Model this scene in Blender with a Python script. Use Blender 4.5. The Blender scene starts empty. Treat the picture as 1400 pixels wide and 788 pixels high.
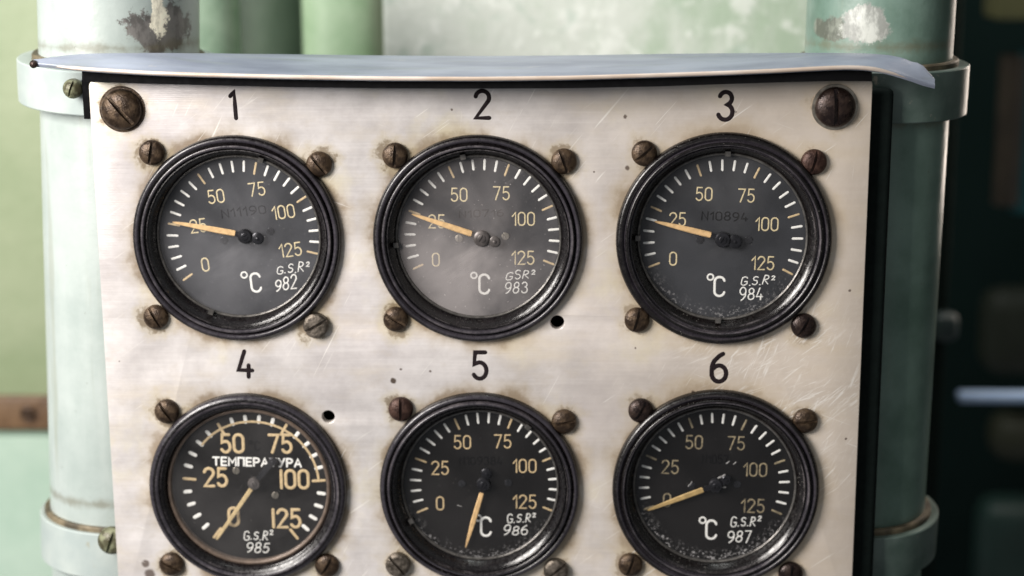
import bpy, bmesh, math, random
from mathutils import Vector, Matrix
random.seed(7)
S = bpy.context.scene
COL = S.collection
R = math.radians
MM = 0.001
# ------------------------------------------------------------------ camera
YAW, PIT, ROL = R(1.9), R(-12.59), R(.32)
CAM = Vector((27.1, -503.2, 96.6)); FPX = 2300.0
ROTM = Matrix.Rotation(YAW, 3, 'Z') @ Matrix.Rotation(PIT, 3, 'X') @ Matrix.Rotation(ROL, 3, 'Y')
def bp(u, v, Y=0.0):
    """photo measurement (1400x788) -> point in mm on the vertical plane y=Y"""
    d = ROTM @ Vector(((u-700)/FPX, 1.0, -(v-394)/FPX))
    t = (Y-CAM.y)/d.y
    return CAM + d*t
cd = bpy.data.cameras.new('camera'); cam = bpy.data.objects.new('camera', cd); COL.objects.link(cam)
cam.location = CAM*MM
m3 = Matrix((ROTM.col[0], ROTM.col[2], -ROTM.col[1])).transposed()
cam.rotation_euler = m3.to_euler()
cd.sensor_width = 36; cd.lens = FPX/1400*36; cd.clip_start = .01; cd.clip_end = 50
cd.dof.use_dof = True; cd.dof.focus_distance = .503; cd.dof.aperture_fstop = 6.3
S.camera = cam
# ------------------------------------------------------------------ light
w = bpy.data.worlds.new('World'); S.world = w; w.use_nodes = True
bg = w.node_tree.nodes['Background']; bg.inputs[0].default_value = (.92, .95, 1, 1); bg.inputs[1].default_value = .22
def area(name, loc, target, sx, sy, power, col):
    l = bpy.data.lights.new(name, 'AREA'); l.shape = 'RECTANGLE'; l.size = sx; l.size_y = sy
    l.energy = power; l.color = col
    o = bpy.data.objects.new(name, l); COL.objects.link(o); o.location = loc
    o.rotation_euler = (Vector(target)-Vector(loc)).to_track_quat('-Z', 'Y').to_euler()
    return o
area('window_light', (-.45, -.42, .25), (-.04, 0, 0), .32, .32, 8.9, (1, .95, .90))
area('side_light', (.29, .24, .12), (.135, .04, 0), .05, .4, .55, (1, .86, .74))
area('back_light', (-.12, .04, .75), (0, .22, .06), .6, .2, 3.6, (.97, 1, .96))
S.view_settings.view_transform = 'Standard'; S.view_settings.look = 'None'
S.view_settings.exposure = 0.1; S.view_settings.gamma = 1
S.render.engine = 'CYCLES'

# ------------------------------------------------------------------ object helpers
def tag(o, label=None, cat=None, group=None, kind=None):
    if label: o['label'] = label
    if cat: o['category'] = cat
    if group: o['group'] = group
    if kind: o['kind'] = kind
    return o
def thing(name, loc, label, cat, group=None):
    o = bpy.data.objects.new(name, None); COL.objects.link(o); o.empty_display_size = .01
    o.location = Vector(loc)*MM; o['org'] = [loc[0], loc[1], loc[2]]
    return tag(o, label, cat, group)
def org(o):
    while o is not None:
        if 'org' in o.keys(): return Vector(o['org'])
        o = o.parent
    return Vector((0, 0, 0))
def obj(name, me, mat, parent=None, label=None, smooth=40):
    """me: (verts in world mm, faces)  or a mesh in world mm"""
    if isinstance(me, tuple):
        vs, fs = me; me = bpy.data.meshes.new(name); me.from_pydata([tuple(v) for v in vs], [], fs)
    bm = bmesh.new(); bm.from_mesh(me)
    bmesh.ops.remove_doubles(bm, verts=bm.verts, dist=1e-5)
    bmesh.ops.recalc_face_normals(bm, faces=bm.faces)
    bm.to_mesh(me); bm.free()
    oo = org(parent)
    me.transform(Matrix.Diagonal((MM, MM, MM, 1)) @ Matrix.Translation(-oo))
    if smooth:
        me.shade_smooth(); me.set_sharp_from_angle(angle=R(smooth))
    me.materials.append(mat)
    o = bpy.data.objects.new(name, me); COL.objects.link(o)
    if parent: o.parent = parent
    if label: o['label'] = label
    return o
class MB:
    def __init__(s): s.v = []; s.f = []
    def add(s, vs, fs):
        n = len(s.v); s.v += [Vector(v) for v in vs]; s.f += [tuple(i+n for i in f) for f in fs]; return s
    def get(s): return (s.v, s.f)
def grid(rows, closed_u=False, closed_v=False):
    nr, nc = len(rows), len(rows[0]); vs = [p for r in rows for p in r]; fs = []
    for i in range(nr if closed_v else nr-1):
        for j in range(nc if closed_u else nc-1):
            a = i*nc+j; b = i*nc+(j+1) % nc; c = ((i+1) % nr)*nc+(j+1) % nc; d = ((i+1) % nr)*nc+j
            fs.append((a, b, c, d))
    return vs, fs
def lathe(prof, c, axis=Vector((0, -1, 0)), seg=96, cap=False, wob=0):
    """prof (r,h); h along axis from c"""
    axis = axis.normalized(); up = Vector((0, 0, 1)) if abs(axis.z) < .8 else Vector((1, 0, 0))
    a = axis.cross(up).normalized(); b = axis.cross(a)
    rows = []
    for r, h in prof:
        rows.append([c+axis*h+(a*math.cos(t)+b*math.sin(t))*r*(1+wob*math.sin(3*t+r)) for t in [2*math.pi*k/seg for k in range(seg)]])
    vs, fs = grid(rows, closed_u=True)
    if cap: fs.append(tuple(range(len(vs)-seg, len(vs))))
    return vs, fs
def box(x0, x1, y0, y1, z0, z1, b=0.0):
    bm = bmesh.new(); bmesh.ops.create_cube(bm, size=1)
    for v in bm.verts: v.co = Vector(((x0+x1)/2+v.co.x*(x1-x0), (y0+y1)/2+v.co.y*(y1-y0), (z0+z1)/2+v.co.z*(z1-z0)))
    if b: bmesh.ops.bevel(bm, geom=bm.edges[:], offset=b, segments=3, affect='EDGES', profile=.5)
    me = bpy.data.meshes.new('b'); bm.to_mesh(me); bm.free(); return me
def screw(c, r, h, ang, slot=.14, dome=.75, depth=None, axis_y=True, flat=0):
    """slotted round-head screw facing -Y, on point c"""
    w = r*slot; ang -= math.pi/2; depth = depth or h*.5
    xs = [-r*math.cos(math.pi*k/24) for k in range(25)]
    xs = [x for x in xs if abs(abs(x)-w) > .02*r and abs(x) > w]
    xs = sorted(xs+[-w-.03*r, w+.03*r]) 
    cols = []
    for x in xs:
        if x > 0 and (not cols or cols[-1][0] < 0):
            cols += [(-w, 'o'), (-w+.01*r, 'i'), (0, 'i'), (w-.01*r, 'i'), (w, 'o')]
        cols.append((x, 'o'))
    def hh(q):
        if flat: return h*(1-.25*max(0, (q-.7)/.3)**2)
        return h*((1-dome)+dome*math.sqrt(max(0, 1-q*q*.97)))
    rows = []; ca, sa = math.cos(ang), math.sin(ang); n = 16
    for x, k in cols:
        L = math.sqrt(max(0, r*r-x*x)); row = []
        for j in range(n+1):
            y = -math.cos(math.pi*j/n)*L; q = min(1, math.hypot(x, y)/r)
            z = hh(q) if k == 'o' else hh(0)-depth
            if k == 'i': z = min(z, hh(q))
            row.append(Vector((c[0]+x*ca-y*sa, c[1]-z, c[2]+x*sa+y*ca)))
        rows.append(row)
    m = MB(); vs, fs = grid(rows); m.add(vs, fs)
    # skirt
    ring = [r_[0] for r_ in rows]+rows[-1][1:-1]+[r_[-1] for r_ in reversed(rows)]+list(reversed(rows[0]))[1:-1]
    low = [Vector((p.x, c[1]+.3, p.z)) for p in ring]
    m.add(*grid([ring, low], closed_u=True))
    return m.get()

# ------------------------------------------------------------------ stroke lettering
def arc(cx, cy, rx, ry, a0, a1, n=14):
    return [(cx+rx*math.cos(R(a0+(a1-a0)*k/n)), cy+ry*math.sin(R(a0+(a1-a0)*k/n))) for k in range(n+1)]
def stad(w=.5):
    r = w/2; return arc(r, 1-r, r, r, 0, 180, 10)+arc(r, r, r, r, 180, 360, 10)+[(w, 1-r)]
G = {
 '0': (.5, [stad(.5)]), 'O': (.5, [stad(.5)]),
 '1': (.24, [[(0, .70), (.24, 1), (.24, 0)]]),
 'I': (.06, [[(.03, 1), (.03, 0)]]),
 '2': (.5, [arc(.25, .75, .25, .25, 170, -28)+[(.0, 0), (.5, 0)]]),
 '3': (.5, [arc(.25, .77, .22, .23, 160, -80)+arc(.24, .28, .26, .28, 80, -160)[0:]]),
 '4': (.52, [[(.22, 1), (0, .26), (.52, .26)], [(.38, .46), (.38, 0)]]),
 '5': (.48, [[(.44, 1), (.07, 1), (.03, .54)]+arc(.23, .31, .25, .31, 112, -150)]),
 '6': (.5, [[(.38, 1), (.26, .93)]+arc(.30, .45, .30, .42, 130, 180, 5)+arc(.25, .29, .25, .29, 180, 500, 22)]),
 '7': (.5, [[(0, 1), (.5, 1), (.16, 0)]]),
 '8': (.5, [arc(.25, .76, .21, .24, -90, 270, 20), arc(.25, .26, .25, .26, 90, 450, 20)]),
 '9': (.5, [[(.12, 0), (.26, .07)]+arc(.20, .55, .30, .42, -50, 0, 5)+arc(.25, .71, .25, .29, 0, 320, 22)]),
 'N': (.5, [[(0, 0), (0, 1), (.5, 0), (.5, 1)]]),
 'C': (.52, [arc(.25, .76, .25, .24, 10, 180, 10)+arc(.25, .24, .25, .24, 180, 350, 10)]),
 'G': (.55, [arc(.28, .72, .27, .28, 25, 180, 10)+arc(.28, .26, .28, .26, 180, 345, 10)+[(.54, .44), (.30, .44)]]),
 'S': (.46, [arc(.24, .76, .22, .24, 30, 250, 12)+arc(.22, .26, .23, .27, 75, -150, 12)]),
 'R': (.52, [[(0, 0), (.06, 1)]+arc(.22, .76, .24, .24, 90, -90, 9)+[(.10, .50), (.52, 0)]]),
 '.': (.06, [[(.0, .0), (.05, .03)]]), ' ': (.25, []),
 'Т': (.56, [[(0, 1), (.56, 1)], [(.28, 1), (.28, 0)]]),
 'Е': (.46, [[(.46, 1), (0, 1), (0, 0), (.46, 0)], [(0, .5), (.40, .5)]]),
 'М': (.66, [[(0, 0), (0, 1), (.33, .35), (.66, 1), (.66, 0)]]),
 'П': (.54, [[(0, 0), (0, 1), (.54, 1), (.54, 0)]]),
 'Р': (.50, [[(0, 0), (0, 1), (.26, 1)]+arc(.26, .73, .24, .27, 90, -90, 8)+[(0, .46)]]),
 'А': (.60, [[(0, 0), (.30, 1), (.60, 0)], [(.12, .32), (.48, .32)]]),
 'У': (.54, [[(0, 1), (.29, .38)], [(.54, 1), (.18, 0), (.02, 0)]]),
 '²': (.30, [[(p[0]*.55, .55+p[1]*.5) for p in arc(.25, .75, .25, .25, 170, -28)+[(.0, 0), (.55, 0)]]]),
 '°': (.38, [[(p[0], p[1]) for p in arc(.17, .90, .16, .16, 0, 360, 18)]]),
}
def ribbon(m, pts, w, h, F):
    """raised paint stroke: pts 2D, F maps (x, z, lift) to 3D"""
    q = [Vector(pts[0])]
    for p in pts[1:]:
        if (Vector(p)-q[-1]).length > w*.12: q.append(Vector(p))
    if len(q) < 2: q.append(q[0]+Vector((w*.3, 0)))
    n = len(q); closed = (q[0]-q[-1]).length < w*.6 and n > 8
    if closed: q = q[:-1]; n -= 1
    rows = []
    def ring(p, nrm, s, tz):
        return [(p+nrm*(w/2*s*c), hz) for c, hz in ((1, 0), (.88, h*.75*tz), (.45, h*tz), (-.45, h*tz), (-.88, h*.75*tz), (-1, 0))]
    for i in range(n):
        a = q[i-1] if (i > 0 or closed) else None; b = q[(i+1) % n] if (i < n-1 or closed) else None
        t1 = (q[i]-a).normalized() if a is not None else None
        t2 = (b-q[i]).normalized() if b is not None else None
        t = (t1+t2) if (t1 is not None and t2 is not None) else (t1 or t2)
        if t.length < 1e-4: t = t1
        t = t.normalized(); nr = Vector((-t.y, t.x))
        k = 1.0
        if t1 is not None: k = min(1.5, 1/max(.4, t.dot(t1)))
        if not closed and i == 0:
            rows += [ring(q[i]-t*w*.45, nr, .35, .5), ring(q[i]-t*w*.25, nr, .82, 1)]
        rows.append(ring(q[i], nr, k, 1))
        if not closed and i == n-1:
            rows += [ring(q[i]+t*w*.25, nr, .82, 1), ring(q[i]+t*w*.45, nr, .35, .5)]
    vs, fs = grid([[F(p.x, p.y, hz) for p, hz in r] for r in rows], closed_v=closed)
    if not closed:
        k = len(rows)*6; fs += [(0, 1, 2, 3, 4, 5), tuple(range(k-6, k))]
    m.add(vs, fs)
def write(text, u, v, hpx, Y, stroke=.11, rot=0, wpx=None, slant=0, jit=0, gap=.24, lift=.06, seed=0):
    """text centred on photo point (u,v), capital height hpx, on the plane y=Y"""
    rnd = random.Random(seed+len(text)*7+int(u))
    c = bp(u, v, Y); hm = (bp(u, v-hpx/2, Y)-bp(u, v+hpx/2, Y)).z
    tot = 0; pos = []
    for ch in text:
        wd = G[ch][0]; pos.append(tot); tot += wd+gap
    tot -= gap
    sx = 1.0
    if wpx: sx = ((bp(u+wpx/2, v, Y)-bp(u-wpx/2, v, Y)).x/hm)/tot
    ca, sa = math.cos(R(rot)), math.sin(R(rot)); m = MB()
    for ch, p0 in zip(text, pos):
        dz = rnd.uniform(-jit, jit)*.5; sc = 1+rnd.uniform(-jit, jit); ra = rnd.uniform(-jit, jit)*.6
        for st in G[ch][1]:
            pts = []
            for x, z in st:
                x += (z-.5)*(slant+ra); z = z*sc+dz
                x = (p0+x-tot/2)*sx*hm; z = (z-.5)*hm
                if jit: x += rnd.uniform(-jit, jit)*.07*hm; z += rnd.uniform(-jit, jit)*.07*hm
                pts.append((x*ca-z*sa, x*sa+z*ca))
            zf = rnd.uniform(0, .012)
            ribbon(m, pts, stroke*hm, lift, lambda x, z, l: Vector((c.x+x, Y-l-zf, c.z+z)))
    return m.get()

# ------------------------------------------------------------------ materials
class NT:
    def __init__(s, name):
        s.m = bpy.data.materials.new(name); s.m.use_nodes = True; s.t = s.m.node_tree; s.b = s.t.nodes['Principled BSDF']
        s.out = s.t.nodes['Material Output']
        s.tc = s.t.nodes.new('ShaderNodeTexCoord').outputs['Object']
    def n(s, ty, **k):
        n = s.t.nodes.new(ty)
        for a, b in k.items():
            if a.startswith('_'): setattr(n, a[1:], b)
        return n
    def put(s, sock, v):
        if isinstance(v, (int, float)): sock.default_value = v
        elif isinstance(v, (tuple, list)): sock.default_value = tuple(v)+((1,) if len(v) == 3 and len(sock.default_value) == 4 else ())
        else: s.t.links.new(v, sock)
    def math(s, op, a, b=0.0, c=None, clamp=False):
        n = s.t.nodes.new('ShaderNodeMath'); n.operation = op; n.use_clamp = clamp
        s.put(n.inputs[0], a); s.put(n.inputs[1], b)
        if c is not None: s.put(n.inputs[2], c)
        return n.outputs[0]
    def map(s, scale=(1, 1, 1), rot=(0, 0, 0), loc=(0, 0, 0), vec=None):
        if any(rot): vec = s.map(rot=(0, 0, 0), loc=(0, 0, 0), vec=s.rotd(rot, vec)); rot = (0, 0, 0)
        n = s.t.nodes.new('ShaderNodeMapping'); s.put(n.inputs[0], vec or s.tc)
        n.inputs['Scale'].default_value = scale; n.inputs['Rotation'].default_value = rot; n.inputs['Location'].default_value = loc
        return n.outputs[0]
    def rotd(s, rot, vec=None):
        n = s.t.nodes.new('ShaderNodeMapping'); s.put(n.inputs[0], vec or s.tc); n.inputs['Rotation'].default_value = rot; return n.outputs[0]
    def noise(s, scale, detail=4, rough=.55, vec=None, dist=0):
        n = s.t.nodes.new('ShaderNodeTexNoise'); s.put(n.inputs['Vector'], vec or s.tc)
        n.inputs['Scale'].default_value = scale; n.inputs['Detail'].default_value = detail; n.inputs['Roughness'].default_value = rough
        n.inputs['Distortion'].default_value = dist
        return n.outputs[0]
    def ramp(s, v, lo, hi, a=0.0, b=1.0):
        n = s.t.nodes.new('ShaderNodeMapRange'); n.interpolation_type = 'SMOOTHSTEP'
        s.put(n.inputs[0], v); n.inputs[1].default_value = lo; n.inputs[2].default_value = hi; n.inputs[3].default_value = a; n.inputs[4].default_value = b
        return n.outputs[0]
    def mix(s, f, a, b):
        n = s.t.nodes.new('ShaderNodeMix'); n.data_type = 'RGBA'
        s.put(n.inputs[0], f); s.put(n.inputs[6], a); s.put(n.inputs[7], b); return n.outputs[2]
    def bump(s, h, strength=.2, dist=.0005, prev=None):
        n = s.t.nodes.new('ShaderNodeBump'); n.inputs['Strength'].default_value = strength; n.inputs['Distance'].default_value = dist
        s.put(n.inputs['Height'], h)
        if prev is not None: s.put(n.inputs['Normal'], prev)
        return n.outputs[0]
    def dist(s, p, vec=None):
        n = s.t.nodes.new('ShaderNodeVectorMath'); n.operation = 'DISTANCE'; s.put(n.inputs[0], vec or s.tc); n.inputs[1].default_value = p
        return n.outputs['Value']
    def fin(s, color=None, rough=None, metal=None, normal=None, coat=None, spec=None):
        for k, v in (('Base Color', color), ('Roughness', rough), ('Metallic', metal), ('Normal', normal), ('Coat Weight', coat), ('Specular IOR Level', spec)):
            if v is not None: s.put(s.b.inputs[k], v)
        return s.m
def plain(name, col, rough=.5, metal=0.0, var=.25, scale=400, bmp=.15, spec=None):
    n = NT(name); f = n.noise(scale, 4)
    dark = tuple(c*(1-var) for c in col)
    return n.fin(n.mix(n.ramp(f, .3, .7), dark, col), n.ramp(n.noise(scale*1.7), .2, .8, rough*.8, min(1, rough*1.25)), metal, n.bump(f, bmp, .0003), spec=spec)

# bezel enamel: black, rubbed and dusty, pale specks
def bezel_mat(name, col, speck, rough=.36):
    n = NT(name)
    f = n.noise(260, 5); g = n.noise(900, 3)
    v = n.n('ShaderNodeTexVoronoi'); n.put(v.inputs['Vector'], n.tc); v.inputs['Scale'].default_value = 1150
    msk = n.ramp(n.noise(60, 3), .42, .68)
    sp = n.math('MULTIPLY', n.ramp(v.outputs['Distance'], .16, .08), msk)
    sp = n.math('MULTIPLY', sp, speck)
    c = n.mix(n.ramp(f, .45, .75), col, tuple(x*2.0+.001 for x in col))
    c = n.mix(sp, c, (.42, .40, .36))
    sep = n.n('ShaderNodeSeparateXYZ'); n.put(sep.inputs[0], n.tc)
    rr = n.math('SQRT', n.math('ADD', n.math('POWER', sep.outputs[0], 2), n.math('POWER', sep.outputs[2], 2)))
    wn = n.noise(110, 6, .7)
    for rad, wd in ((.0304, .0006), (.0286, .0005)):
        c = n.mix(n.math('MULTIPLY', n.ramp(n.math('ABSOLUTE', n.math('SUBTRACT', rr, rad)), wd, wd*.75), n.ramp(wn, .3, .6, .45, .95)), c, (.034, .030, .037))
    for rad, wd, st in ((.0288, .0004, .6), (.0311, .00025, .25), (.0276, .0002, .7)):
        b = n.math('MULTIPLY', n.ramp(n.math('ABSOLUTE', n.math('SUBTRACT', rr, rad)), wd, wd*.3), n.ramp(wn, .45, .66, .03, st))
        c = n.mix(b, c, (.13, .115, .12))
    return n.fin(c, n.ramp(g, .3, .7, rough*.7, rough*1.5), .0, n.bump(n.noise(500, 4), .12, .0003), spec=.5)
M = {}
M['bezel'] = bezel_mat('black_enamel', (.0035, .0025, .003), .3, .27)
M['bezel_speck'] = bezel_mat('pitted_black_enamel', (.003, .002, .002), .7, .26)
M['ring'] = plain('worn_ring', (.16, .15, .14), .3, .6, .5)
M['ring_tan'] = plain('tan_ring', (.15, .11, .085), .45, .3, .35)
def dial_mat(name, col):
    n = NT(name); f = n.noise(70, 5); sp = n.noise(2300, 2, .5)
    c = n.mix(n.ramp(f, .3, .72), col, tuple(x*1.7+.002 for x in col))
    c = n.mix(n.ramp(sp, .74, .80, 0, .5), c, (.35, .33, .3))
    return n.fin(c, .62, 0, n.bump(n.noise(1500, 3), .1, .0002), spec=.12)
M['dial'] = dial_mat('dial_black', (.019, .020, .023))
M['dial_deep'] = dial_mat('dial_deep_black', (.0025, .002, .002))
M['white'] = plain('white_lettering', (.86, .85, .81), .55, 0, .12, 1500, .05)
M['cream'] = plain('aged_cream_lettering', (.72, .60, .36), .55, 0, .3, 1500, .05)
M['tan'] = plain('tan_lettering', (.64, .48, .27), .55, 0, .3, 1500, .05)
M['tan_dim'] = plain('dim_tan_lettering', (.38, .31, .19), .6, 0, .6, 1300, .05)
M['ink'] = plain('stamped_ink', (.0015, .0015, .002), .8, 0, .2, spec=.02)
M['needle'] = plain('needle_lume', (.62, .41, .20), .5, 0, .25, 700, .2)
M['needle_dull'] = plain('dull_needle_lume', (.42, .29, .12), .55, 0, .3, 700, .2)
M['needle_pale'] = plain('pale_needle_lume', (.58, .44, .23), .5, 0, .25, 700, .2)
M['hub'] = plain('dark_hub', (.035, .035, .04), .28, .6, .4)
M['hubgrey'] = plain('grey_hub', (.13, .115, .11), .38, .5, .4)
M['steel'] = plain('small_screw_steel', (.40, .36, .30), .35, .8, .5)
M['scuff'] = plain('pale_scuff', (.42, .41, .40), .6, 0, .5, 1500)
M['black'] = plain('shadow_black', (.004, .004, .0045), .85, spec=.08)
M['engrave'] = plain('numeral_paint', (.016, .010, .012), .7, 0, .5, 900, spec=.15)
def screw_mat(name, a, b, rough=.36, metal=.55):
    n = NT(name); f = n.noise(420, 5); g = n.noise(1600, 3)
    c = n.mix(n.ramp(f, .38, .66), a, b)
    c = n.mix(n.ramp(g, .66, .78, 0, .55), c, (.30, .24, .16))
    return n.fin(c, n.ramp(f, .3, .7, rough*.75, rough*1.5), metal, n.bump(g, .35, .0005), spec=.5)
M['screw'] = screw_mat('browned_screw', (.035, .022, .014), (.085, .055, .032))
M['screw_dark'] = screw_mat('dark_screw', (.018, .011, .010), (.045, .028, .022), .28)
M['screw_red'] = screw_mat('reddish_screw', (.035, .017, .013), (.07, .036, .026), .42)
M['screw_grey'] = screw_mat('greyed_screw', (.07, .058, .045), (.20, .17, .14), .4, .7)
def glass_mat(name, haze, tint=(.62, .60, .60), refl=1.0, cres=0.0, grad=None):  # diffuse film: dust plus reflection haze painted onto the glass
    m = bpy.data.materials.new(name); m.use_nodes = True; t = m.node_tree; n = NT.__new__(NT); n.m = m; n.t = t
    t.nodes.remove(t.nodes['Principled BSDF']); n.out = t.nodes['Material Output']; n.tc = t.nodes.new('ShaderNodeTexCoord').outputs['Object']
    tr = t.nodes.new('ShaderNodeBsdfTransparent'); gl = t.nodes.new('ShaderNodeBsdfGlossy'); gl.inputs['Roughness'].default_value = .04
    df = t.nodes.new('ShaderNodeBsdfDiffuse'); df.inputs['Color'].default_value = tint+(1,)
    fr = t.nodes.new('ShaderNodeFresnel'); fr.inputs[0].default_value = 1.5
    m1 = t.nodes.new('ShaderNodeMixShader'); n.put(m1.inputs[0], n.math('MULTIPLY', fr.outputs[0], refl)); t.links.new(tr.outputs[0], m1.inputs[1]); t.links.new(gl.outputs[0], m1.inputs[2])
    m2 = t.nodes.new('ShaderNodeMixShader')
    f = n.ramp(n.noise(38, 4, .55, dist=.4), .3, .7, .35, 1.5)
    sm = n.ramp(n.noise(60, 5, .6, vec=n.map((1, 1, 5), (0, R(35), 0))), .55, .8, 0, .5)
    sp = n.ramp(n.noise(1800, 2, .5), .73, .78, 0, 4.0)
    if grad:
        gd = n.dist(grad[0]); f = n.math('MULTIPLY', f, n.ramp(gd, grad[1], .004, .45, grad[2]))  # soft reflection painted as a thicker patch of the film
    k = n.math('MULTIPLY', n.math('ADD', n.math('ADD', f, sm), sp), haze, clamp=True)
    if cres:
        sep = n.n('ShaderNodeSeparateXYZ'); n.put(sep.inputs[0], n.tc)
        rr = n.math('SQRT', n.math('ADD', n.math('POWER', sep.outputs[0], 2), n.math('POWER', sep.outputs[2], 2)))
        cm = n.math('MULTIPLY', n.ramp(rr, .0205, .0245), n.ramp(n.math('ADD', sep.outputs[2], n.math('MULTIPLY', n.noise(90, 4), .02)), .004, -.008))
        cm = n.math('MULTIPLY', cm, n.ramp(n.noise(1100, 4, .75), .54, .62))
        k = n.math('ADD', k, n.math('MULTIPLY', cm, cres), clamp=True)
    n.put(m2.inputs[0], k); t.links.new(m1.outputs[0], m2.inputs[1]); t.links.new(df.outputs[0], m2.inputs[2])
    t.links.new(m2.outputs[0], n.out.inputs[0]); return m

# ------------------------------------------------------------------ the metal panel
XL, XR, ZT, ZB = -116.5, 117.5, 47.6, -128.0
PO = Vector((0, 0, ZB))
GA = {  # centre px, radius mm
 1: (324.6, 326.5, 31.9), 2: (653.6, 327, 32.0), 3: (989, 327, 32.6), 4: (339.8, 667.5, 31.3), 5: (655.6, 667.5, 31.4), 6: (978, 668, 32.3)}
GC = {k: bp(u, v, 0) for k, (u, v, r) in GA.items()}
SCR = {1: [(207, 209, 2.1, 'screw', 80), (436, 225, 2.0, 'screw', 130), (213, 434, 2.1, 'screw', 120), (432, 445, 0, 'screw_grey', 30)],
       2: [(540, 213, 0, 'screw', 85), (771, 221, 0, 'screw', 110), (541, 437, 0, 'screw', 150)],
       3: [(881, 210, 0, 'screw', 40), (1113, 222, 0, 'screw_red', 75), (871, 438, 0, 'screw', 75), (1099, 446, 0, 'screw_dark', 60)],
       4: [(228, 563, 0, 'screw', 125), (234, 772, 0, 'screw', 155), (447, 774, 0, 'screw', 60)],
       5: [(548, 560, 0, 'screw_red', 90), (771, 577, 0, 'screw', 10), (544, 772, 0, 'screw_grey', 130), (760, 780, 0, 'screw_grey', 40)],
       6: [(876, 562, 0, 'screw_dark', 60), (1101, 576, 0, 'screw', 5), (862, 773, 0, 'screw', 70), (1081, 785, 0, 'screw_dark', 80)]}
HOLES = [(762, 441, 2.45), (449, 570, 2.3)]
BIG = [(166, 150, 6.1, 130), (1142, 147, 6.0, 92)]

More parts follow.
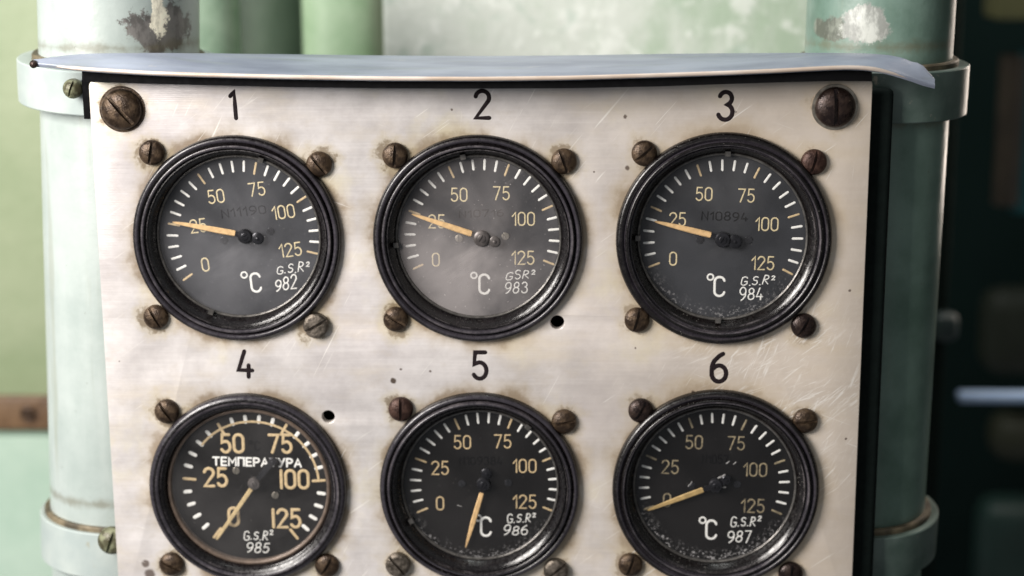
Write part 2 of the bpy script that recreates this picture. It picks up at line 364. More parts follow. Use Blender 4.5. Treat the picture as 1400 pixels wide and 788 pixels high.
def panel_material():
    n = NT('worn_aluminium')
    pts = []
    dmin = None
    for k, c in GC.items():
        d = n.math('SUBTRACT', n.dist(((c.x-PO.x)*MM, -.001, (c.z-PO.z)*MM)), GA[k][2]*MM)
        dmin = d if dmin is None else n.math('MINIMUM', dmin, d)
    smin = None
    for k, l in SCR.items():
        for s in l:
            c = bp(s[0], s[1], 0); d = n.dist(((c.x-PO.x)*MM, 0, (c.z-PO.z)*MM))
            smin = d if smin is None else n.math('MINIMUM', smin, d)
    for s in BIG:
        c = bp(s[0], s[1], 0); d = n.math('SUBTRACT', n.dist(((c.x-PO.x)*MM, 0, (c.z-PO.z)*MM)), .0025)
        smin = n.math('MINIMUM', smin, d)
    nz = n.noise(55, 6, .62); nz2 = n.noise(160, 5, .6); big = n.noise(9, 3)
    streak = n.noise(60, 4, .6, vec=n.map((.35, 1, 14))); fine = n.noise(150, 3, .6, vec=n.map((.25, 1, 22)))
    base = n.mix(n.ramp(nz, .3, .72), (.49, .46, .45), (.70, .665, .65))
    base = n.mix(n.ramp(streak, .42, .75, 0, .22), base, (.82, .79, .775))
    base = n.mix(n.ramp(n.noise(22, 4, .6, vec=n.map((1, 1, 2.6), loc=(3, 0, 1))), .50, .74, 0, .55), base, (.60, .52, .40))
    base = n.mix(n.ramp(big, .48, .7, 0, .45), base, (.58, .52, .54)); base = n.mix(n.ramp(n.noise(75, 7, .72, vec=n.map((1, 1, 1.5), loc=(7, 0, 2))), .54, .68, 0, .4), base, (.52, .47, .42)); base = n.mix(n.ramp(n.noise(30, 5, .6, vec=n.map(loc=(11, 0, 5))), .53, .70, 0, .55), base, (.68, .62, .42))
    # tarnish: grows from under the flanges and the screw heads
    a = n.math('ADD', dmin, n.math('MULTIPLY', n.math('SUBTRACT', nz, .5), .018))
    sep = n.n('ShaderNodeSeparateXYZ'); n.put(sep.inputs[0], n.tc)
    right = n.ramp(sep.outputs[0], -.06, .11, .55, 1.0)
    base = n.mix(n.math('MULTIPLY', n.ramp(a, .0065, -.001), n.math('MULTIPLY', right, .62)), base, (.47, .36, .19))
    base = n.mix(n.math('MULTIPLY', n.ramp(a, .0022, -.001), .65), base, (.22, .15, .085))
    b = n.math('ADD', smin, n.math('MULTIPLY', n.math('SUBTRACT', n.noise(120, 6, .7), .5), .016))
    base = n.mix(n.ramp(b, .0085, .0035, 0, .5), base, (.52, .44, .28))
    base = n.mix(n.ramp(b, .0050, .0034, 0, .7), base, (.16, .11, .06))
    # warmer towards the right-hand end where the finish has yellowed
    base = n.mix(n.ramp(n.math('ADD', sep.outputs[0], n.math('MULTIPLY', nz, .05)), .01, .13, 0, .6), base, (.60, .50, .385))
    # chips and pits
    v = n.n('ShaderNodeTexVoronoi'); n.put(v.inputs['Vector'], n.map((1, 1, 1))); v.inputs['Scale'].default_value = 62
    vr = n.n('ShaderNodeTexWhiteNoise'); n.put(vr.inputs['Vector'], v.outputs['Position'])
    sizes = n.math('MULTIPLY', n.ramp(vr.outputs['Value'], .72, 1.0), .075)
    chip = n.ramp(n.math('SUBTRACT', n.math('ADD', v.outputs['Distance'], n.math('MULTIPLY', n.noise(900, 3), .05)), sizes), .03, .0)
    chip = n.math('MULTIPLY', chip, n.ramp(vr.outputs['Value'], .70, .74))
    base = n.mix(chip, base, (.10, .075, .06))
    for pu, pv, ps in ((855, 160, .8), (858, 230, .9), (1006, 153, .5), (1162, 398, .6), (588, 508, .5), (548, 505, .4), (869, 476, .5), (947, 536, .5), (1157, 600, .5), (199, 771, 1.6), (205, 785, 2.2), (812, 235, .4), (618, 150, .35), (163, 494, .4)):
        c = bp(pu, pv, 0); d = n.math('ADD', n.dist(((c.x-PO.x)*MM, 0, (c.z-PO.z)*MM)), n.math('MULTIPLY', n.math('SUBTRACT', n.noise(700, 3), .5), .0012))
        base = n.mix(n.ramp(d, ps*MM, ps*MM*.5, 0, .85), base, (.09, .06, .045))
    # scratches in two directions
    sc = None
    for ang, off, lo in ((35, 0, .66), (62, 5, .67), (-20, 9, .70), (85, 14, .71), (50, 21, .67)):
        q = n.noise(26, 2, .5, vec=n.map((1.6, 1, 46), (0, R(ang), 0), (off, 0, off)))
        q = n.math('MULTIPLY', n.ramp(q, lo, lo+.03), n.ramp(n.noise(30, 2, vec=n.map(loc=(off*3, 0, 2))), .48, .62))
        sc = q if sc is None else n.math('MAXIMUM', sc, q)
    dsw = n.ramp(n.math('ADD', n.dist((.100, 0, .083)), n.math('MULTIPLY', n.math('SUBTRACT', n.noise(50, 4), .5), .05)), .045, .014)
    for an, of in ((48, 4), (22, 8), (70, 13), (38, 17)):
        sw = n.noise(24, 3, .6, vec=n.map((2.6, 1, 52), (0, R(an), 0), (of, 0, of)), dist=.9)
        q = n.math('MULTIPLY', n.math('MULTIPLY', n.ramp(sw, .585, .63), dsw), n.ramp(n.noise(85, 3, .6, vec=n.map(loc=(of, 3, of))), .46, .60))
        sc = n.math('MAXIMUM', sc, q)
    base = n.mix(n.math('MULTIPLY', sc, .6), base, (.86, .83, .78))
    nr = n.bump(fine, .12, .0004); nr = n.bump(nz2, .14, .0008, nr); nr = n.bump(n.math('ADD', chip, sc), -.4, .0003, nr)
    rough = n.ramp(n.noise(35, 5, .6, vec=n.map((.7, 1, 2))), .3, .7, .52, .30)
    return n.fin(base, rough, .30, nr, spec=.45)

panel = thing('instrument_panel', PO, 'worn bare metal plate numbered 1 to 6 carrying six round temperature gauges', 'panel')
def plate_mesh():
    cu = bpy.data.curves.new('c', 'CURVE'); cu.dimensions = '2D'; cu.fill_mode = 'BOTH'; cu.extrude = 1.35; cu.bevel_depth = .3; cu.bevel_resolution = 2
    def spl(pts):
        s = cu.splines.new('POLY'); s.points.add(len(pts)-1)
        for p, q in zip(s.points, pts): p.co = (q[0], q[1], 0, 1)
        s.use_cyclic_u = True
    rr = 1.6; out = []
    for cx, cz, a in ((XR-rr, ZT-rr, 0), (XL+rr, ZT-rr, 90), (XL+rr, ZB+rr, 180), (XR-rr, ZB+rr, 270)):
        out += [(cx+rr*math.cos(R(a+t)), cz+rr*math.sin(R(a+t))) for t in range(0, 91, 15)]
    spl(out)
    for k, c in GC.items(): spl([(c.x+28.6*math.cos(R(t)), c.z+28.6*math.sin(R(t))) for t in range(0, 360, 5)])
    for u, v, r in HOLES:
        c = bp(u, v, 0); spl([(c.x+r*math.cos(R(t)), c.z+r*math.sin(R(t))) for t in range(0, 360, 12)])
    o = bpy.data.objects.new('c', cu); COL.objects.link(o)
    me = bpy.data.meshes.new_from_object(o); bpy.data.objects.remove(o)
    me.materials.clear()
    me.transform(Matrix.Translation((0, 1.65, 0)) @ Matrix.Rotation(R(90), 4, 'X'))
    return me
obj('face_plate', plate_mesh(), panel_material(), panel, smooth=30)
obj('housing', box(-72, 106, 8, 58, ZB+4, 38, 1), M['black'], panel)
xl_ = bp(113, 130, 1); zl_ = bp(110, 163, 1).z
obj('shade_strip', box(xl_.x, XL+4, .6, 4.5, zl_, ZT+.5, .3), M['black'], panel)  # black strip standing in for the shadow gap at the left edge
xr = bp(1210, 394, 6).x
obj('shade_strip', box(XR-12, xr, 4, 8, ZB+2, ZT-3, 1.9), plain('black_green', (.006, .010, .009), .7, spec=.1), panel)  # dark strip standing in for the panel's shadow on the right pipe
NUM = {'1': (318, 144, 36, 0), '2': (659.5, 143, 37, 0), '3': (992, 145, 38, 0), '4': (335.5, 498, 35, -2), '5': (656, 500, 36, 0), '6': (983, 503, 38, 0)}
one_ = G['1']; G['1'] = (.2, [[(.02, .84), (.10, .93), (.17, 1), (.19, .5), (.21, 0)]])
for t, (u, v, h, r) in NUM.items():
    obj('numeral', write(t, u, v, h, -.02, .16, r, lift=.08), M['engrave'], panel)
G['1'] = one_
for u, v, r, a in BIG:
    c = bp(u, v, -1)
    o = obj('screw', screw((c.x, -.2, c.z), r, 3.6, R(a), .11, .8, 1.6), M['screw_dark'] if u > 600 else M['screw'], panel)
    obj('washer', lathe([(r+.9, 0), (r+.8, .35), (r-.6, .4)], Vector((c.x, 0, c.z)), seg=64), M['steel' if u > 600 else 'screw'], o)

# ------------------------------------------------------------------ gauges
BEZ = [(32, -.4), (32, 1.3), (31.75, 2.1), (31.2, 2.6), (30.6, 2.75), (30.15, 2.5), (29.9, 1.9), (29.6, 1.8), (29.35, 2.9), (29.1, 3.15), (28.5, 3.2), (28.3, 3.0),
       (28.15, 1.7), (27.9, 1.6), (27.75, 2.1), (27.45, 2.15), (27.3, 1.2), (27.1, .2), (26.7, -.8), (26.0, -1.8), (25.45, -2.4)]
BEZ4 = [(32, -.4), (32, 1.4), (31.7, 2.2), (31.0, 2.8), (30.1, 3.1), (29.2, 2.95), (28.4, 2.4), (27.9, 1.9), (27.5, 1.8), (27.2, 1.2), (26.9, .1), (26.6, -.6)]
DY = 4.2
def gauge(k, label, d):
    u, v, r = GA[k]; c = GC[k]; s = r/32
    g = thing('temperature_gauge', c, label, 'gauge', 'temperature gauges on the metal panel')
    four = k == 4
    obj('bezel', lathe([(a*s, h) for a, h in (BEZ4 if four else BEZ)], c, seg=128, wob=.0008), M['bezel_speck' if k in (3, 6) else 'bezel'], g, smooth=60)
    ri = 26.7*s if four else 25.6*s
    if four: pr = [(ri, -.7), (ri-.35, -.25), (ri-1.0, -.2), (ri-1.35, -.7), (ri-1.35, -2.6)]
    else: pr = [(ri, -2.4), (ri-.2, -2.05), (ri-.55, -2.0), (ri-.8, -2.3), (ri-.8, -3.2)]
    obj('retaining_ring', lathe(pr, c, seg=128), M['ring_tan' if four else 'ring'], g, smooth=60)
    if not four:
        for a in d['clips']:
            m = MB()
            e = Vector((math.cos(R(a)), 0, math.sin(R(a)))); tt = Vector((-e.z, 0, e.x)); q = c+e*(ri-.1)+Vector((0, .9, 0))
            b = [q+tt*x+e*y+Vector((0, z, 0)) for x in (-.8, .8) for y in (-.9, .6) for z in (-.0, 1.4)]
            m.add(b, [(0, 1, 3, 2), (4, 5, 7, 6), (0, 1, 5, 4), (2, 3, 7, 6), (0, 2, 6, 4), (1, 3, 7, 5)])
            obj('clip', m.get(), M['ring'], g)
    # dial
    dm = M[d.get('dial', 'dial')]
    vs, fs = lathe([(27.2*s, -DY-.5), (27.2*s, -DY), (12, -DY), (.01, -DY)], c, seg=96, cap=True)
    dial = obj('dial', (vs, fs), dm, g)
    Y = DY
    cu, cv, pr = d['c']; dc = bp(cu, cv, Y); sc = (bp(cu+10, cv, Y)-bp(cu-10, cv, Y)).x/20
    ro, rn = pr*sc, (pr-d.get('tl', 15))*sc
    a0, a1 = d['a']
    mw, mt = MB(), MB()
    rnd = random.Random(k)
    for i in range(26):
        major = i % 5 == 0; a = R(a0+(a1-a0)*i/25)
        if i in d.get('skip', ()): continue
        e = Vector((math.cos(a), math.sin(a)))
        p0 = e*(ro-(0 if not four else .2)-rnd.uniform(0, .15)); p1 = e*(rn+(.0 if major else .45)+rnd.uniform(-.12, .12))
        if four and not major: p1 = e*(rn+1.1)
        if four and major: p1 = e*(rn-.7)
        ribbon(mt if major else mw, [tuple(p0), tuple(p1)], (.62 if major else .72) if not four else (.9 if major else 1.15), .05, lambda x, z, l: Vector((dc.x+x, Y-.0-l, dc.z+z)))
    obj('scale_marks', mw.get(), M['white'], dial)
    obj('scale_marks', mt.get(), M[d.get('maj', 'tan')], dial)
    if four:
        m = MB(); ra = 88.5*sc
        ribbon(m, [(ra*math.cos(R(t)), ra*math.sin(R(t))) for t in [a0+(a1-a0)*8/25+((a0+(a1-a0)*20/25)-(a0+(a1-a0)*8/25))*i/50 for i in range(51)]], .75, .07, lambda x, z, l: Vector((dc.x+x, Y-.02-l, dc.z+z)))
        obj('scale_arc', m.get(), M['tan'], dial)
    if four: G['1'] = (.1, [[(.08, 1), (.08, 0)]])
    for t, tu, tv in d['num']:
        obj('numeral', write(t, tu, tv, d.get('nh', 17.5), Y-.01, d.get('ns', .105), d['rot'], gap=.22), M[d.get('numm', 'cream')], dial)
    G['1'] = one_
    for nm, t, tu, tv, h, mt_, kw in d['txt']:
        obj(nm, write(t, tu, tv, h, Y-.02, **kw), M[mt_], dial)
    for tu, tv in d['scr']:
        p = bp(tu, tv, Y); obj('screw', screw((p.x, Y, p.z), 1.15, .45, R(rnd.uniform(20, 160)), .2, .3, .3), M[d.get('sm', 'hub')], dial)
    # needle
    h = bp(*d['hub'], Y-1.6); b = bp(*d['nb'], Y-1.9); t = bp(*d['nt'], Y-1.5)
    ax = Vector((t.x-b.x, 0, t.z-b.z)); L = ax.length; ax.normalize(); pn = Vector((-ax.z, 0, ax.x))
    nw = d.get('nw', 1.0); sec = []
    st = [(0, .78), (.02, .95), (.3, .92), (.6, .78), (.85, .55), (.97, .30), (1, .12)] if not four else [(0, .75), (.3, .72), (.7, .62), (.95, .5), (1, .2)]
    if k in (5,): st = [(0, .62), (.03, .75), (.3, .86), (.55, .84), (.8, .55), (.95, .25), (1, .08)]
    for q, wd in st:
        p = b+(t-b)*q; wd *= nw
        sec.append([p+pn*wd+Vector((0, .12, 0)), p+pn*wd*.7+Vector((0, -.18, 0)), p-pn*wd*.7+Vector((0, -.18, 0)), p-pn*wd+Vector((0, .12, 0))])
    vs, fs = grid(sec, closed_u=True); n_ = len(vs); fs += [(0, 1, 2, 3), (n_-4, n_-3, n_-2, n_-1)]
    ne = obj('needle', (vs, fs), M[d.get('nm', 'needle')], g)
    arm = MB(); hm = d.get('hm', 'hub')
    def bar(p, q, w0, w1, y0, y1):
        e = Vector((q.x-p.x, 0, q.z-p.z)).normalized(); f_ = Vector((-e.z, 0, e.x))
        P = []
        for pp, ww in ((p, w0), (q, w1)):
            for sgn in (-1, 1):
                for yy in (y0, y1): P.append(Vector((pp.x, yy, pp.z))+f_*ww*sgn)
        arm.add(P, [(0, 1, 3, 2), (4, 5, 7, 6), (0, 1, 5, 4), (2, 3, 7, 6), (0, 2, 6, 4), (1, 3, 7, 5)])
    bar(b-ax*.05, h, .7, 1.1, Y-2.0, Y-1.6)
    if 'tail' in d:
        tp = bp(*d['tail'], Y-1.6)
        tw = d.get('tw', 1.3)
        bar(h, tp, tw*.8, tw, Y-1.95, Y-1.25)
        if d.get('tround', 1):
            arm.add(*lathe([(tw*1.45, 0), (tw*1.4, .6), (tw*1.1, .8), (.01, .8)], Vector((tp.x, Y-1.3, tp.z)), seg=32))
            arm.add(*lathe([(.5, 0), (.5, .3), (.01, .45)], Vector((tp.x, Y-2.1, tp.z)), seg=16))
    obj('counterweight', arm.get(), M[hm], ne, smooth=30)
    hr = d.get('hr', 2.2)
    m = MB(); m.add(*lathe([(hr, -.9), (hr, .5), (hr*.85, .85), (hr*.5, .9)], Vector((h.x, Y-1.6, h.z)), seg=40))
    m.add(*screw((h.x, Y-2.35, h.z), hr*.5, .45, R(d.get('ha', 60)), .22, .4, .3))
    obj('hub', m.get(), M[d.get('hubm', hm)], ne)
    # glass
    yg = .9 if four else 2.55
    gv = [(ri-.9, -yg-.0), (ri*.6, -yg), (.01, -yg)] if not four else [(ri-.8, -yg), (ri*.6, -yg), (.01, -yg)]
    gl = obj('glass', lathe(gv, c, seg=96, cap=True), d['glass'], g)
    if d.get('scuff'):
        for q in d['scuff']:
            m = MB()
            a_, b_ = bp(q[0], q[1], yg-.1), bp(q[2], q[3], yg-.1)
            ribbon(m, [(a_.x, a_.z), ((a_.x+b_.x)/2+.08, (a_.z+b_.z)/2), (b_.x, b_.z)], q[4], .03, lambda x, z, l: Vector((x, yg-.02-l, z)))
            obj('scuff_mark', m.get(), M['scuff'], gl)
    for x in SCR[k]:
        p = bp(x[0], x[1], -1)
        o = obj('screw', screw((p.x, -.05, p.z), 3.85, 2.6, R(x[4]), .12, .72, 1.1, flat=(x[3] == 'screw_grey')), M[x[3]], g)
    return g
HW = dict(stroke=.115, slant=.16, jit=.14, lift=.06)
def hw(l1, p1, h1, l2, p2, h2, w1, w2, r=0, seed=0, m='white'):
    return [('handwriting', l1, p1[0], p1[1]+1.5, h1*.92, m, dict(HW, wpx=w1, rot=r, seed=seed)), ('handwriting', l2, p2[0], p2[1]+1.5, h2*.95, m, dict(HW, wpx=w2, rot=r, stroke=.10, seed=seed+3))]
def cc(pd, pc, h, r=0):
    return [('unit_symbol', 'C', pc[0], pc[1], h, 'white', dict(stroke=.12, rot=r)), ('unit_symbol', '°', pd[0]+1, pd[1]+9.5, 25, 'white', dict(stroke=.085, rot=r))]
def sn(t, u, v, h, w, r):
    return [('serial_number', t, u, v, h, 'ink', dict(stroke=.16, rot=r, wpx=w, jit=.05))]
gauge(1, 'round temperature gauge under numeral 1, hand-marked 982, needle left across 25 behind grey hazy glass', dict(
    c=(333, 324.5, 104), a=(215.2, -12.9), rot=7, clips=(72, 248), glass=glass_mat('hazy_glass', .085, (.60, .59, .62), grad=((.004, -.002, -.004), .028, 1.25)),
    num=[('0', 280.7, 362), ('25', 271, 309), ('50', 295.3, 268.8), ('75', 351, 259), ('100', 387.3, 290), ('125', 396.8, 341.8)],
    txt=sn('N11190', 333, 289.5, 11, 60, 6)+cc((334.6, 376.6), (350, 386.5), 25, 5)+hw('G.S.R²', (401, 365.5), 12.5, '982', (391, 386.5), 18, 44, 29, 6, 1),
    scr=[(306, 328.7), (369.4, 316.3)], hub=(335, 323), hr=2.25, tail=(352, 326), tw=1.3, nb=(321.4, 319.5), nt=(235.7, 304), ha=20))
gauge(2, 'round temperature gauge under numeral 2, hand-marked 983, with the palest greyest glass and grey hub', dict(
    c=(659, 323.5, 105.5), a=(205.7, -21.7), rot=0, clips=(100, 185), glass=glass_mat('dust_and_reflection_glass', .17, (.60, .55, .54), grad=((-.004, -.002, -.010), .034, 1.5)),
    num=[('0', 596, 355.3), ('25', 597, 303), ('50', 627.7, 266.5), ('75', 685.5, 264.5), ('100', 715.6, 299.5), ('125', 715, 352.7)],
    txt=sn('N10716', 658, 292, 9, 60, 2)+cc((647.6, 377.3), (662.5, 388.7), 26)+hw('GSR²', (712, 375), 11.5, '983', (706, 392.5), 14, 39, 30, 4, 2),
    scr=[(627.7, 326), (691, 323)], sm='steel', hub=(658.5, 326), hr=2.5, tail=(676, 330.5), tw=1.2, nb=(644.8, 320.2), nt=(563, 293), hm='hubgrey'))
gauge(3, 'round temperature gauge under numeral 3, hand-marked 984, clear glass and crisp white marks', dict(
    c=(988.5, 326.5, 108.5), a=(201.6, -27.4), rot=-1, clips=(88, 180, 268), glass=glass_mat('clear_glass', .022, cres=.25, grad=((.0, -.002, .016), .03, 1.6)),
    num=[('0', 920.3, 354), ('25', 926.5, 300), ('50', 962.7, 265.5), ('75', 1020.5, 267.7), ('100', 1048.6, 306.7), ('125', 1043, 360)],
    txt=sn('N10894', 990.8, 296, 11, 62, -2)+cc((970.7, 379.6), (984, 392), 26)+hw('G.S.R²', (1036.5, 382), 13, '984', (1027.4, 400), 17, 45, 31, 2, 3),
    scr=[(956.5, 328), (1023, 328)], hub=(988, 327.8), hr=2.4, tail=(1004.5, 330.5), tw=1.5, nb=(972, 321.8), nt=(895, 303)))
gauge(4, 'temperature gauge under numeral 4, large tan figures, Cyrillic word across dial, hand-marked 985', dict(
    c=(347.5, 662, 97.5), a=(233, -54), rot=0, tl=14, glass=glass_mat('slightly_hazy_glass', .03), clips=(), dial='dial_deep', nh=24, ns=.165, numm='tan',
    num=[('0', 319.5, 706.7), ('25', 294.7, 652.8), ('50', 317.5, 606.5), ('75', 383, 607), ('100', 402, 655.5), ('125', 391, 709)],
    txt=[('word', 'ТЕМПЕРАТУРА', 351.5, 632, 10.5, 'white', dict(stroke=.24, wpx=120, rot=-1)), ('unit_symbol', '°С', 349, 612, 9, 'ink', dict(stroke=.2))] and
        [('word', 'ТЕМПЕРАТУРА', 351.5, 632, 10.5, 'white', dict(stroke=.24, wpx=120, rot=-1)), ('unit_symbol', '°C', 348, 610, 12, 'ink', dict(stroke=.2))]
        + hw('G.S.R²', (353.5, 730.7), 12.5, '985', (352.8, 747.5), 14, 39, 30, 1, 4),
    scr=[(323, 643.5), (376.5, 677)], sm='steel', hub=(347.5, 661.3), hr=2.0, tail=(373, 631), tw=.95, tround=1, nb=(343.5, 669), nt=(296, 738), nm='needle_pale', hubm='hubgrey', ha=-60))
gauge(5, 'round temperature gauge under numeral 5, hand-marked 986, its orange needle pointing straight down', dict(
    c=(663, 662.5, 101.5), a=(203.8, -22.2), rot=0, clips=(52, 208), glass=glass_mat('scuffed_glass', .010, cres=.35), numm='tan', tl=15,
    num=[('0', 601.7, 688.5), ('25', 601.7, 640), ('50', 632.2, 604.8), ('75', 687.3, 603.8), ('100', 717.2, 637.3), ('125', 717.2, 686.2)],
    txt=sn('N109384', 657.6, 630.4, 10, 58, 0)+cc((653.5, 709), (664.7, 720.3), 25)+hw('G.S.R²', (713, 707), 11.5, '986', (705.3, 723.5), 13, 38, 32, 3, 5, 'white'),
    scr=[(631.7, 661), (694.9, 660)], hub=(661, 661.9), hr=2.2, tail=(665, 647.4), tw=1.2, nb=(658.8, 674), nt=(636.5, 749), dial='dial_deep', scuff=[(724, 744, 738, 733, .3), (716, 757, 729, 749, .5), (712, 761, 720, 756, .3), (734, 741, 745, 729, .25), (625, 691, 631, 693, .2)]))
gauge(6, 'round temperature gauge under numeral 6, hand-marked 987, darkest dial with dull needle pointing at 0', dict(
    c=(976.4, 663.5, 102), a=(200.5, -24), rot=-1, clips=(), glass=glass_mat('dark_glass', .005, cres=.6), numm='tan_dim', maj='tan_dim', tl=14,
    num=[('0', 912, 684), ('25', 916.2, 638.6), ('50', 949, 604.8), ('75', 1006.6, 606.3), ('100', 1032.5, 642.4), ('125', 1029.2, 691.9)],
    txt=sn('N1057', 978, 628.4, 11, 35, 0)+cc((960, 712), (972.8, 724.4), 25)+hw('G.S.R²', (1019.8, 712), 13, '987', (1011, 732.5), 16, 40, 31, 1, 6, 'white'),
    scr=[(946, 665), (1008, 662)], hub=(978.5, 663.8), hr=2.2, tail=(993, 656), tw=1.1, nb=(961.4, 670), nt=(885.2, 698), nm='needle_dull', dial='dial_deep', scuff=[(982, 654, 991, 649.5, .45), (985, 652, 990, 651.5, .3), (941, 665, 946, 659, .3), (973, 657.5, 978, 656.8, .25), (988, 667, 992, 666.5, .3), (986, 658, 990, 660, .2), (993, 634, 997, 631, .3), (1003, 635, 1006, 632, .3)]))

# ------------------------------------------------------------------ hood over the panel
def interp(tab, x):
    for (a, b) in zip(tab, tab[1:]):
        if x <= b[0]:
            t = max(0, (x-a[0])/(b[0]-a[0])); s_ = t
            return [a[i]+(b[i]-a[i])*s_ for i in range(1, len(a))]
    return list(tab[-1][1:])
#        u    v_back Yb    v_front Yf
HT = [(46, 83, -4, 89, -5), (70, 78, -3, 91, -7), (110, 73.5, -2, 95.5, -9), (200, 72.5, 0, 101, -11), (270, 73, 10, 103.5, -12), (400, 74.5, 20, 106.5, -13), (520, 76, 22, 108.5, -13.5),
      (655, 77, 22, 109, -14), (780, 76, 22, 107.5, -14), (900, 74, 22, 104, -13), (1000, 73, 20, 100.5, -12), (1080, 72.5, 12, 97, -11), (1140, 72.5, 5, 93.5, -10), (1185, 73, 3, 93, -9), (1215, 75, 0, 99, -8), (1240, 79, -1, 107, -6.5), (1262, 90, -2, 115, -5), (1278, 108, -3, 119, -4)]
def smooth_tab(tab, u):
    acc = [0]*4; 
    for o, wt in ((-26, .15), (-13, .2), (0, .3), (13, .2), (26, .15)):
        r_ = interp(tab, min(max(u+o, tab[0][0]), tab[-1][0]))
        for i in range(4): acc[i] += wt*r_[i]
    return acc
top, us = [], []
u = 46.0
while u <= 1278.1:
    us.append(u); u += 8
us[-1] = 1278
for u in us:
    vb, Yb, vf, Yf = smooth_tab(HT, u) if 75 < u < 1250 else interp(HT, u)
    B = bp(u, vb, Yb); F = bp(u, vf-4.5, Yf)
    n_ = 10
    row = [B+(F-B)*(j/n_)+Vector((0, 0, .5*math.sin(math.pi*j/n_))) for j in range(n_+1)]
    top.append(row)
th = 1.5
rows = []
for r_ in top:
    f = r_[-1]
    lip = [f+Vector((0, -.28*math.sin(R(a))*1.8, -.55+.55*math.cos(R(a)))) for a in (30, 60, 90, 120, 150)]
    bot = [p+Vector((0, 0, -th)) for p in reversed(r_)]
    rows.append(r_+lip+bot)
vs, fs = grid(rows, closed_u=True); nn = len(rows[0]); fs += [tuple(range(nn)), tuple(range(len(vs)-nn, len(vs)))]
n = NT('lavender_grey_paint')
f = n.noise(45, 5, .6, vec=n.map((.5, 1.6, 1.6))); g_ = n.noise(700, 4)
c_ = n.mix(n.ramp(f, .3, .7), (.16, .18, .235), (.27, .30, .37)); c_ = n.mix(n.ramp(n.noise(60, 3, .5, vec=n.map((.5, 3, 3), loc=(2, 1, 0))), .55, .68, 0, .35), c_, (.20, .23, .22)); c_ = n.mix(n.ramp(n.noise(150, 7, .75, vec=n.map((.6, 1, 1))), .60, .70, 0, .4), c_, (.42, .40, .36))
M['hood'] = n.fin(c_, .42, .1, n.bump(f, .15, .001), spec=.5)
hood = thing('hood', bp(655, 90, 0), 'thin bluish grey sheet metal hood curving along the top of the gauge panel', 'hood')
obj('sheet', (vs, fs), M['hood'], hood, smooth=50)
# bare front edge
n = NT('bare_edge'); f = n.noise(120, 4, vec=n.map((.3, 1, 1)))
M['edge'] = n.fin(n.mix(n.ramp(f, .35, .65), (.48, .38, .30), (.66, .58, .52)), .35, .25, n.bump(f, .1, .0005))
er = []
TT = top[2:-1]
for i_, r_ in enumerate(TT):
    k_ = min(1, .25+i_*.15, .12+(len(TT)-1-i_)*.1)
    f = r_[-1]+Vector((0, -.35*k_, -.72))
    er.append([f+Vector((0, math.cos(R(a))*.5*k_, math.sin(R(a))*.62*k_)) for a in range(0, 360, 45)])
vs, fs = grid(er, closed_u=True); fs += [tuple(range(8)), tuple(range(len(vs)-8, len(vs)))]
obj('rolled_edge', (vs, fs), M['edge'], hood, smooth=60)
# black sealing strip under the hood's front edge
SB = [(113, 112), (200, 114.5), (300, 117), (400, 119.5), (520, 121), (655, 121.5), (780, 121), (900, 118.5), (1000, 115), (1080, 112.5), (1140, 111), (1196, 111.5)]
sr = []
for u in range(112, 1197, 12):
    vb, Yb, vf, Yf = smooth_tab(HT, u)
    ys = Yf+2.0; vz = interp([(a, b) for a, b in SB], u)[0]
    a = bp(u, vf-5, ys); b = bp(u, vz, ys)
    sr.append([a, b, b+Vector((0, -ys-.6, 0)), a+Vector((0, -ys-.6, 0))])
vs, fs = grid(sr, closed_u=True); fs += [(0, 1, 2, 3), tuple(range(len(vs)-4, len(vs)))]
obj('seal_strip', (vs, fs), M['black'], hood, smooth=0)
c = bp(46, 88, -6); obj('rivet', lathe([(1.2, -.5), (1.2, .3), (.8, .8), (.01, 1)], c, seg=20, cap=True), M['screw_dark'], hood)

# ------------------------------------------------------------------ pipes
def pipe_mat(name, col, pale, patches, grime=()):
    """patches: (centre mm world, scale xyz mm, colour)"""
    n = NT(name); f = n.noise(30, 5, .6); st = n.noise(26, 4, .6, vec=n.map((5, 5, .6)))
    c = n.mix(n.ramp(f, .3, .7), col, pale); c = n.mix(n.ramp(st, .5, .75, 0, .5), c, pale)
    bmp = n.noise(120, 4)
    dark_noise = n.noise(85, 9, .78)
    met = 0.0
    for (p, sc_, cl, amp) in patches:
        q = n.map((1/(sc_[0]*MM), 1/(sc_[1]*MM), 1/(sc_[2]*MM)), loc=tuple(-p[i]/sc_[i] for i in range(3)))
        d = n.math('ADD', n.dist((0, 0, 0), q), n.math('MULTIPLY', n.math('SUBTRACT', dark_noise, .5), amp))
        c = n.mix(n.ramp(d, 1.05, .9), c, n.mix(n.ramp(n.noise(130, 6, .7, vec=n.map((1.5, 1, .7))), .42, .6), cl, tuple(x*1.9+.02 for x in cl)))
        met = n.ramp(d, 1.05, .9)
    sp_ = n.n('ShaderNodeSeparateXYZ'); n.put(sp_.inputs[0], n.tc)
    for gz in grime:
        d = n.math('ADD', n.math('ABSOLUTE', n.math('SUBTRACT', sp_.outputs[2], gz*MM)), n.math('MULTIPLY', n.math('SUBTRACT', n.noise(70, 7, .7), .5), .012))
        c = n.mix(n.ramp(d, .0025, -.001, 0, .55), c, (.13, .11, .06))
    drip = n.noise(45, 5, .6, vec=n.map((2.2, 2.2, .16)))
    c = n.mix(n.ramp(drip, .60, .72, 0, .35), c, (.24, .25, .17))
    g = n.noise(420, 4, .6)
    c = n.mix(n.ramp(g, .70, .76, 0, .8), c, (.10, .09, .06))
    return n.fin(c, n.ramp(st, .3, .8, .28, .5), 0, n.bump(bmp, .2, .0012), spec=.6)
